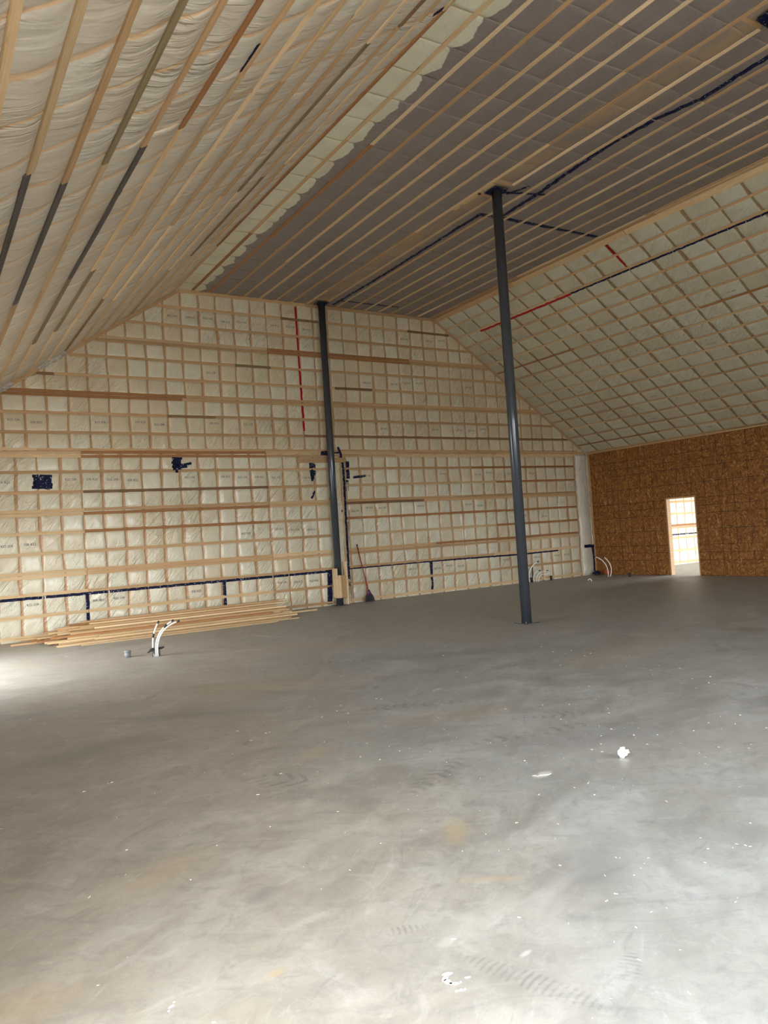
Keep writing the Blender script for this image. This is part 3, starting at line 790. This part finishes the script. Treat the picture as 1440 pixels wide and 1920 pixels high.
ribbon(pan_C, [(5.0, 9.33), (6.2, 9.40), (6.85, 9.25), (7.6, 9.2), (8.66, 9.28), (9.36, 9.36), (10.4, 9.40)], .085, M_blue, T, 'long navy tape running from the free column towards the top right of the photo', gt2, jitter=.012)
ribbon(pan_C, [(10.46, 8.96), (11.24, 8.96), (13.6, 9.0), (16.1, 8.96)], .075, M_blue, T, 'long navy tape running from the free column back to the far wall', gt2, jitter=.012)
ribbon(pan_C, [(10.46, 8.93), (10.42, 9.6), (10.38, 11.86)], .11, M_blue, T, 'navy tape crossing the ceiling from the free column to the right fold', gt2)
ribbon(pan_C, [(9.58, 8.80), (9.36, 9.5)], .07, M_blue, T, 'short navy tape just right of the free column head', gt2)
ribbon(pan_C, [(9.62, 8.86), (9.22, 9.03)], .05, M_blue, T, 'small slanted navy tape beside the free column head', gt2)
ribbon(pan_C, [(15.75, 8.95), (15.7, 10.6)], .06, M_blue, T, 'navy tape crossing the ceiling near the far wall', gt2)
ribbon(pan_C, [(5.0, 8.5), (5.0, 8.49)], .02, M_blue, T, 'tiny navy tape end', gt2) if False else None
ribbon(pan_L, [(6.30, .03), (6.33, .26)], .05, M_blue, T, 'small navy tape on the left slope beside the fold near the top of the photo', None)
ribbon(pan_L, [(5.35, 3.235), (5.75, 3.225)], .05, M_blue, T, 'navy tape scrap beside a strip end on the left slope', None, over=.01)
ribbon(pan_R, [(6.6, .915), (8.7, .915), (10.4, .915), (12.1, .915)], .036, M_blue, T, 'long navy tape on the right slope under its second strip', None)
ribbon(pan_R, [(12.1, .925), (13.6, .93), (15.3, .93)], .05, M_red, T, 'long red tape on the right slope continuing the navy tape', None)
ribbon(pan_R, [(10.44, .16), (10.43, .84)], .06, M_red, T, 'short red tape on the right slope below the fold', None)

def patch(panel, strips, label, w=.055, over=None, lift=.006):
    """a patch of overlapping tape pieces"""
    V, F = [], []
    tmp = []
    for i, s_ in enumerate(strips):
        o = ribbon(panel, s_, w, M_blue, 'tmp', 'tmp', over=over, lift=lift + .0012 * i)
        tmp.append(o)
    bm = bmesh.new()
    for o in tmp:
        bm.from_mesh(o.data)
        me = o.data; bpy.data.objects.remove(o); bpy.data.meshes.remove(me)
    o = bm_obj('tape_patch', bm, M_blue, smooth=True)
    return tag(o, label, 'tape patch', 'navy tape patches')
rp = random.Random(9)
patch(far_lo, [[(2.10 + rp.uniform(-.03, .02), 3.19 - .045 * i), (2.46 + rp.uniform(-.02, .02), 3.19 - .045 * i + rp.uniform(-.01, .01))] for i in range(6)] + [[(2.2, 3.0), (2.4, 2.93)]], 'squarish patch of navy tape near the left edge of the far wall')
patch(far_lo, [[(4.86 + rp.uniform(-.02, .02), 3.53 - .045 * i), (5.06 + rp.uniform(-.02, .03), 3.53 - .045 * i + rp.uniform(-.01, .01))] for i in range(6)] + [[(4.95, 3.36), (5.28, 3.42)], [(4.93, 3.33), (5.18, 3.35)], [(4.95, 3.30), (4.95, 3.22)]], 'ragged patch of navy tape with a tail, under the plate line')
patch(far_lo, [[(8.15, 3.42), (8.16, 3.10)], [(8.21, 3.41), (8.21, 3.02)], [(8.26, 3.39), (8.26, 3.12)], [(8.17, 3.15), (8.18, 2.98)]], 'upright patch of navy tape left of the far column')
patch(far_lo, [[(8.45, 3.66), (8.78, 3.69)], [(8.44, 3.62), (8.78, 3.62)], [(8.48, 3.64), (8.72, 3.66)]], 'lump of navy tape on the plate line left of the far column', over=.045)
patch(pan_C, [[(9.45 + .035 * i, 8.44 + rp.uniform(-.02, .02)), (9.47 + .035 * i, 8.74 + rp.uniform(-.03, .05))] for i in range(7)], 'navy tape wrapped around the free column head', over=.052)
patch(pan_C, [[(4.58 + .035 * i, 8.46 + rp.uniform(-.02, .02)), (4.6 + .035 * i, 8.76)] for i in range(8)], 'navy tape on the nearest column cap at the top right corner of the photo', over=.054)
patch(pan_C, [[(15.9 + .035 * i, 8.50), (15.9 + .035 * i, 8.72)] for i in range(6)], 'navy tape around the far column head', over=.052)

# ------------------------------------------------------------------ corner roll of batt, loose plastic
bm = bmesh.new()
nz, nu = 60, 14
grid = []
for i in range(nz + 1):
    z = 3.58 * i / nz + .02
    row = []
    for k in range(nu + 1):
        a = PI * k / nu
        r = .085 * (1 + .18 * noise.noise(Vector((z * 2.2, k * .2, 3))))
        row.append(bm.verts.new((17.18 - math.cos(a) * .22 + .02 * noise.noise(Vector((z * 1.5, 7, 1))), D - .01 - math.sin(a) * r - .012 * noise.noise(Vector((z * 6, k * .5, 0))), z)))
    grid.append(row)
for a, b in zip(grid, grid[1:]):
    for k in range(nu): bm.faces.new((a[k], a[k + 1], b[k + 1], b[k]))
bm.faces.new(grid[0]); bm.faces.new(grid[-1][::-1])
bmesh.ops.recalc_face_normals(bm, faces=bm.faces)
M_roll = poly_mat('cream_corner_batt', (.66, .62, .52), (.62, .57, .46), (.5, .4, .3), (0, .5, 0), (9, 2, 2.2), .6, .4)
tag(bm_obj('insulation_roll', bm, M_roll, smooth=True), 'upright cream insulation batt bulging in the corner beside the chipboard wall', 'insulation')

def crumple(name, c, r, mat, label, cat, squash=(1, 1, 1), amp=.45, sub=3, fr=2.2, seed=0):
    bm = bmesh.new(); bmesh.ops.create_icosphere(bm, subdivisions=sub, radius=1)
    zmin = 9
    for v in bm.verts:
        n_ = noise.noise(v.co * fr + Vector((seed, 0, 0))) + .5 * noise.noise(v.co * fr * 2.3 + Vector((seed, 5, 0)))
        v.co = v.co * (1 + amp * n_)
        v.co = Vector((v.co.x * r * squash[0], v.co.y * r * squash[1], v.co.z * r * squash[2])); zmin = min(zmin, v.co.z)
    for v in bm.verts: v.co.z -= zmin
    o = bm_obj(name, bm, mat); o.location = c
    return tag(o, label, cat)
crumple('plastic_bundle', (17.22, 15.98, 0), .1, M_cloth, 'crumpled navy plastic lump on the floor in the right corner', 'plastic lump', (1.2, .8, .65), .4, 3, 2.2, 1)
crumple('orange_bag', (17.37, 15.72, 0), .08, M_orangep, 'small orange lump on the floor at the foot of the chipboard wall', 'plastic lump', (.8, 1.1, .9), .35, 3, 2.0, 4)

# clear sheet wads along the left gable edge
M_clear = NT('clear_plastic_sheet').out((.85, .80, .72), .12, Transmission_Weight=.5, IOR=1.2, Coat_Weight=.5)
rc = random.Random(5)
for k, (s_, lab) in enumerate([(3.15, 'higher wad of loose clear sheet on the left edge of the far gable'), (4.35, 'lower wad of loose clear sheet on the left edge of the far gable')]):
    base = Vector((XL, D - .06, H)) + dL * s_ + nL * .06
    bm = bmesh.new(); bmesh.ops.create_grid(bm, x_segments=28, y_segments=9, size=1)
    for v in bm.verts:
        x_, y_ = v.co.x, v.co.y
        v.co = Vector((x_ * .32, y_ * .05 + .02 * noise.noise(Vector((x_ * 5, y_, k))), .03 * noise.noise(Vector((x_ * 7 + k * 9, y_ * 3, 2))) + .02 * noise.noise(Vector((x_ * 17, y_ * 6, 5)))))
    geom = bmesh.ops.solidify(bm, geom=bm.faces[:], thickness=.001)
    o = bm_obj('clear_sheet_wad', bm, M_clear, smooth=False)
    ex = dL; ez = Vector((0, -1, 0)); ey = ez.cross(ex)
    o.matrix_world = Matrix(((ex.x, ey.x, ez.x, base.x), (ex.y, ey.y, ez.y, base.y), (ex.z, ey.z, ez.z, base.z), (0, 0, 0, 1)))
    tag(o, lab, 'plastic sheet')

# ------------------------------------------------------------------ faded lettering printed on the batts
def text_mesh(txt, h_):
    cu = bpy.data.curves.new('lettering', 'FONT'); cu.body = txt; cu.size = h_; cu.align_x = 'CENTER'; cu.align_y = 'CENTER'; cu.space_character = 1.05
    cu.offset = .0012; cu.resolution_u = 1
    o = bpy.data.objects.new('tmp_text', cu); COL.objects.link(o)
    bpy.context.view_layer.update()
    me = bpy.data.meshes.new_from_object(o.evaluated_get(bpy.context.evaluated_depsgraph_get()))
    bpy.data.objects.remove(o); me.materials.clear(); me.materials.append(M_ink)
    return me
TX = [text_mesh('SSR R22', .062), text_mesh('R22 SSR', .062)]
def lettering(panel, u, v, k, parent=None, flip=False):
    o = bpy.data.objects.new('printed_lettering', TX[k]); COL.objects.link(o)
    ex = panel.U * (-1 if flip else 1); ez = panel.N; ey = ez.cross(ex)
    p = panel.P(u, v, panel.disp(u, v) + .008)
    o.matrix_world = Matrix(((ex.x, ey.x, ez.x, p.x), (ex.y, ey.y, ez.y, p.y), (ex.z, ey.z, ez.z, p.z), (0, 0, 0, 1)))
    if parent: o.parent = parent
    return o
rl = random.Random(21)
def cellc(cuts, x):
    import bisect
    i = bisect.bisect(cuts, x); return (cuts[i - 1] + cuts[i]) / 2
spots = [(far_lo, x, 3.10) for x in (1.6, 2.8, 3.2, 3.6, 4.0, 5.2, 5.95, 6.4, 6.75, 7.2, 7.95, 9.7, 12.1, 13.3, 13.7, 14.4, 15.2)]
spots += [(far_lo, x, 2.26) for x in (9.4, 9.8, 10.2, 11.1, 12.7, 13.1)] + [(far_lo, x, 1.86) for x in (1.6, 2.0, 6.4, 7.3, 7.75, 8.2, 14.6, 15.5)]
spots += [(far_lo, x, .66) for x in (2.0, 3.3, 3.7, 5.1, 7.2, 7.8, 8.2, 10.8, 11.7, 12.1, 12.5, 13.8, 15.0, 15.9, 16.5)]
spots += [(far_hi, x, 4.28) for x in (1.5, 1.9, 2.3, 3.6, 4.4, 4.8, 6.0, 6.7, 10.3, 11.8, 12.6, 13.0, 13.4)]
spots += [(far_hi, x, 5.45) for x in (5.9, 9.8, 10.7, 11.2, 11.6, 12.9)] + [(far_hi, x, 6.64) for x in (5.1, 5.5, 6.0, 6.4, 6.8, 7.6, 8.0, 8.4, 11.2, 12.0, 12.4, 12.9)]
spots += [(far_r2, x, 1.88) for x in (21.8,)] + [(far_r2, x, .66) for x in (22.3,)]
spots = [(p, u, v) for p, u, v in spots if not (p is far_lo and 16.85 < u) and x_left(v) + .4 < u < (x_right(v) - .4 if p is not far_r2 else 99)]
for i, (pn, u, v) in enumerate(spots[:80]):
    lettering(pn, cellc(pn.uc, u), v + rl.uniform(-.04, .03), i % 2, wf)
sr = bpy.data.objects['ceiling_slope_right']
for (y, s_) in [(7.25, 1.1), (9.0, 2.3), (8.4, 2.7), (6.7, 3.5), (10.3, 3.5), (7.9, 4.7), (9.6, 5.1), (11.3, 5.5), (12.5, 4.7), (13.1, 5.5), (14.3, 3.9), (12.0, 6.2)]:
    o = lettering(pan_R, cellc(sorted(RAFT), y), s_, 0, sr)

# ------------------------------------------------------------------ lumber heap
gh = 'furring boards heaped on the floor by the far wall'
rh = random.Random(12)
layers = ['bottom'] + ORD[1:14]
for j in range(12):
    n = 1 + int(j * .8)
    y = 14.50 + j * .125
    yaw = rh.uniform(-.006, .006)
    for q in range(n):
        top = (q >= n - 2)
        x0 = 2.12 - j * .02 + rh.uniform(-.15, .75) * (1 if j else 0) + q * .06
        L = 4.35 + rh.uniform(-.25, .25) - j * .03
        if j > 8 and q < 3: x0 -= .3
        yy = y + rh.uniform(-.012, .012)
        c = pick(rh, dict(pale=5, tan=3, bright=1.4, orange=.6))
        z = .0 + q * .0345
        board('furring_board', (x0, yy - yaw * 2.2, z), (x0 + L, yy + yaw * 2.2, z), (0, 0, 1), BW, .0335, WOOD[c],
              f'{WORDS[c]} board in the lumber heap, {layers[q]} layer, {ORD[j]} stack back', 'board', gh, warp=.002)
# few loose ends sliding forward at the right
for k, (x0, x1, y0, y1, z0, c) in enumerate([(3.0, 6.75, 14.38, 14.42, .0, 'pale'), (2.5, 6.2, 14.30, 14.24, .0, 'pale')]):
    board('furring_board', (x0, y0, z0), (x1, y1, z0), (0, 0, 1), BW, BT, WOOD[c], ['pale loose board lying right in front of the lumber heap', 'frontmost pale loose board beside the lumber heap, set slightly askew'][k], 'board', gh)

# ------------------------------------------------------------------ floor pipes
RT = Vector((.848, -.53, 0))
def bez(p, n=14):
    P = [Vector(q) for q in p]; out = []
    for i in range(n + 1):
        t = i / n; Q = P[:]
        while len(Q) > 1: Q = [Q[k].lerp(Q[k + 1], t) for k in range(len(Q) - 1)]
        out.append(Q[0])
    return out
def tube_thing(base, ctrl, r, label, cap=None, mat=M_pex, fitting=None, group=None, capmat=M_black, name='water_pipe'):
    """ctrl: (sideways, height, depth) from the base"""
    b = Vector(base)
    root = empty(name, b, label, 'pipe', group)
    pts = bez([RT * c[0] + Vector((0, 0, c[1])) + Vector((.53, .848, 0)) * (c[2] if len(c) > 2 else 0) for c in ctrl])
    bm = bmesh.new(); add_tube(bm, pts, r, 12); bm_obj('tube', bm, mat, root, True)
    if cap:
        d = (pts[-1] - pts[-2]).normalized()
        bm = bmesh.new(); add_tube(bm, [pts[-1] - d * .012, pts[-1] + d * cap], r * 1.45, 12); bm_obj('cap', bm, capmat, root, True)
    if fitting:
        i = int(fitting * (len(pts) - 1)); a, c = pts[i], pts[i + 1]; d = (c - a).normalized()
        bm = bmesh.new(); add_tube(bm, [a - d * .03, a + d * .03], r * 1.5, 12); bm_obj('fitting', bm, M_black, root, True)
    return root
A = Vector((3.08, 11.66, 0)); ga = 'white pipes rising from the floor in front of the lumber heap'
tube_thing(A + RT * -.03, [(0, 0), (-.03, .22), (.0, .36), (.085, .50)], .0105, 'white pipe in front of the lumber heap, leftmost and straightest of its cluster', .03, fitting=.62, group=ga)
tube_thing(A + RT * .0, [(0, 0), (-.02, .28), (.09, .42), (.27, .515)], .0105, 'white pipe in front of the lumber heap, middle one with a black coupling', .025, fitting=.84, group=ga)
tube_thing(A + RT * .03, [(0, 0), (-.03, .30), (.12, .45), (.32, .50)], .0105, 'white pipe in front of the lumber heap, rightmost and most bent', .03, group=ga)
root = empty('pipe_sleeve', A + Vector((.0, .03, 0)), 'black sleeve wrapped and clamped around the foot of the white pipes by the lumber heap', 'pipe sleeve')
bm = bmesh.new(); add_tube(bm, [(-.03, .0, 0), (-.03, .0, .12)], .022, 12); add_tube(bm, [(.05, .0, 0), (.05, 0, .13)], .022, 12); bm_obj('sleeve', bm, M_dgrey, root, True)
bm = bmesh.new(); add_tube(bm, [(-.02, -.02, .12), (-.07, -.01, .10), (-.12, 0, .07)], [.02, .022, .012], 8); add_tube(bm, [(.03, -.02, .12), (.08, -.03, .115), (.12, -.05, .13)], [.016, .018, .012], 8); bm_obj('loose_tie', bm, M_black, root, True)

def stub(x, y, r, h_, mat, label):
    root = empty('pipe_stub', (x, y, 0), label, 'pipe stub', 'capped pipe stubs in the floor')
    bm = bmesh.new(); add_tube(bm, [(0, 0, 0), (0, 0, h_ * .8)], r, 20); bm_obj('pipe', bm, mat, root, True)
    bm = bmesh.new(); add_tube(bm, [(0, 0, h_ * .72), (0, 0, h_ * .96), (0, 0, h_)], [r * 1.12, r * 1.14, r * .95], 20); bm_obj('cap', bm, mat, root, True)
stub(2.745, 12.0, .046, .105, M_concst, 'grey capped pipe stub left of the white pipes by the lumber heap')
stub(15.43, 16.03, .035, .13, M_black, 'dark capped pipe stub against the far wall right of the free column')
stub(16.92, 14.5, .035, .10, M_black, 'dark capped pipe stub near the foot of the chipboard wall')

B = Vector((14.70, 16.12, 0)); gb = 'white pipes rising by the far wall beside the free column'
tube_thing(B, [(0, 0), (-.05, .26), (.04, .46), (.25, .56)], .014, 'tallest white pipe by the far wall just right of the free column', .04, group=gb)
tube_thing(B + RT * .11, [(0, 0), (-.02, .2), (.04, .28), (.16, .31)], .011, 'short white pipe by the far wall with black end, second from the free column', .05, group=gb)
tube_thing(B + RT * .19, [(0, 0), (-.0, .16), (.04, .23), (.12, .27), (.30, .30)], .009, 'thin white pipe by the far wall, third from the free column', .04, group=gb)
tube_thing(B + RT * .24, [(0, 0), (.02, .16), (.06, .28), (.18, .19), (.26, .17), (.34, .24)], .009, 'thin white pipe by the far wall with a kinked drooping end', None, group=gb)
root = empty('pipe_sleeve', B + RT * .06 + Vector((0, .04, 0)), 'black sleeve and rod among the white pipes by the far wall', 'pipe sleeve')
bm = bmesh.new(); add_tube(bm, [(0, 0, 0), (0, 0, .13)], .04, 12); bm_obj('sleeve', bm, M_black, root, True)
bm = bmesh.new(); add_tube(bm, [(.05, -.03, 0), (.05, -.03, .44)], .014, 8); bm_obj('rod', bm, M_black, root, True)
Cc = Vector((16.80, 15.17, 0)); gcx = 'white pipes arching beside the chipboard wall'
tube_thing(Cc, [(0, 0), (.04, .30), (-.10, .50), (-.33, .585)], .012, 'long white pipe arching left in front of the chipboard wall', .02, group=gcx)
tube_thing(Cc + RT * .055, [(0, 0), (.10, .22), (.03, .42), (-.14, .56)], .012, 'shorter white pipe arching in front of the chipboard wall, right of its twin', .02, group=gcx)
Rn = Vector((15.40, 14.5, 0))
tube_thing(Rn, [(0, 0), (.01, .07), (-.05, .09), (-.09, .03)], .010, 'tiny white hooked pipe end sticking out of the floor near the corner', None)

# ------------------------------------------------------------------ broom
root = empty('broom', (9.40, 16.02, 0), 'broom', 'broom')
root['label'] = 'red-handled broom with dark head leaning on far wall right of boxed column'
top = Vector((-.12, .205, 1.36))
bm = bmesh.new(); add_tube(bm, [Vector((0, .02, .26)), Vector((0, .02, .26)).lerp(top, .5), top], .013, 10); bm_obj('handle', bm, M_redpaint, root, True)
bm = bmesh.new(); add_tube(bm, [top, top + Vector((-.004, .005, .05))], .015, 10); bm_obj('handle_tip', bm, M_black, root, True)
def frustum(bm, z0, z1, a0, b0, a1, b1, dx0=0, dx1=0, n=20):
    lo, hi = [], []
    for k in range(n):
        c, s_ = math.cos(2 * PI * k / n), math.sin(2 * PI * k / n)
        lo.append(bm.verts.new((dx0 + a0 * c, b0 * s_, z0))); hi.append(bm.verts.new((dx1 + a1 * c, b1 * s_, z1)))
    for k in range(n): bm.faces.new((lo[k], lo[(k + 1) % n], hi[(k + 1) % n], hi[k]))
    bm.faces.new(lo[::-1]); bm.faces.new(hi)
bm = bmesh.new(); frustum(bm, .16, .30, .085, .03, .022, .02, .012, 0); bm_obj('cap', bm, M_purple, root, True)
bm = bmesh.new()
for k in range(70):
    a = (k % 14) / 13 * 2 - 1; b = (k // 14) / 4 * 2 - 1
    add_tube(bm, [(.012 + a * .075, b * .022, .17), (.02 + a * .125 + random.uniform(-.008, .008), b * .045, .005 + random.uniform(0, .012))], [.006, .0045], 5)
bm_obj('bristles', bm, M_black, root)

# ------------------------------------------------------------------ bits on the floor
crumple('foam_scrap', (4.005, 3.60, 0), .034, M_foam, 'white crumpled foam scrap lying alone on the open floor to the right', 'foam scrap', (1.0, .8, .8), .8, 3, 2.4, 3)
def splat(name, pts, label, z=.0015, mat=M_white):
    bm = bmesh.new()
    for poly in pts:
        for cx, cy, rx, ry, rot, sd in poly:
            vs = []
            for k in range(26):
                a = 2 * PI * k / 26; r = 1 + .45 * noise.noise(Vector((math.cos(a) * 1.6 + sd, math.sin(a) * 1.6, sd)))
                x_, y_ = math.cos(a) * rx * r, math.sin(a) * ry * r
                vs.append(bm.verts.new((cx + x_ * math.cos(rot) - y_ * math.sin(rot), cy + x_ * math.sin(rot) + y_ * math.cos(rot), z)))
            f = bm.faces.new(vs)
            r_ = bmesh.ops.extrude_face_region(bm, geom=[f])
            for v in r_['geom']:
                if isinstance(v, bmesh.types.BMVert): v.co.z -= z * .8
    bmesh.ops.recalc_face_normals(bm, faces=bm.faces)
    return tag(bm_obj(name, bm, mat), label, 'paint splash')
splat('paint_splash', [[(1.565, 2.305, .017, .008, .4, 1), (1.588, 2.325, .020, .009, -.3, 2), (1.562, 2.283, .012, .016, .2, 5), (1.575, 2.262, .020, .007, -.6, 3), (1.595, 2.255, .008, .004, 0, 4), (1.555, 2.222, .006, .004, 0, 6), (1.570, 2.218, .007, .005, 0, 7), (1.582, 2.212, .005, .004, 0, 8), (1.635, 2.262, .011, .004, -.4, 9)]], 'white paint splash shaped like a hook on the nearest part of the floor')
splat('paint_splash', [[(3.385, 3.715, .045, .012, -.5, 11), (3.34, 3.74, .025, .007, -.4, 12), (3.43, 3.70, .012, .006, 0, 13)]], 'thin white smear on the open floor left of the foam scrap')
splat('paint_splash', [[(.715, 2.765, .012, .005, .3, 21), (.70, 2.745, .005, .004, 0, 22), (.73, 2.785, .005, .003, 0, 23)]], 'small white paint fleck cluster near the bottom left of the floor')

bm = bmesh.new()
rd = random.Random(77)
for k in range(620):
    u = rd.random()
    y = 1.3 + 12 * u ** 1.5; x = .1 + rd.random() * (1.5 + y * 1.15)
    if k % 3 == 0: x = 2 + rd.random() * 5; y = 2 + rd.random() * 5
    s_ = rd.uniform(.0012, .0032) * (1 + y * .06)
    a = rd.uniform(0, PI); l = s_ * rd.uniform(1, 3.2)
    m = Matrix.Translation((x, y, 0)) @ Matrix.Rotation(a, 4, 'Z')
    vs = [bm.verts.new(m @ Vector(p)) for p in ((-l, -s_ * .5, .0003), (l * .8, -s_ * .4, .0003), (l, s_ * .5, .0003), (-l * .9, s_ * .4, .0003), (-l, -s_ * .5, s_ * .5), (l * .8, -s_ * .4, s_ * .8), (l, s_ * .5, s_ * .6), (-l * .9, s_ * .4, s_ * .4))]
    for f in ((0, 3, 2, 1), (4, 5, 6, 7), (0, 1, 5, 4), (1, 2, 6, 5), (2, 3, 7, 6), (3, 0, 4, 7)): bm.faces.new([vs[i] for i in f])
tag(bm_obj('floor_debris', bm, plain('pale_chips', (.74, .70, .62), .8)), 'tiny pale wood and foam chips scattered over the concrete floor', 'debris', None, 'stuff')
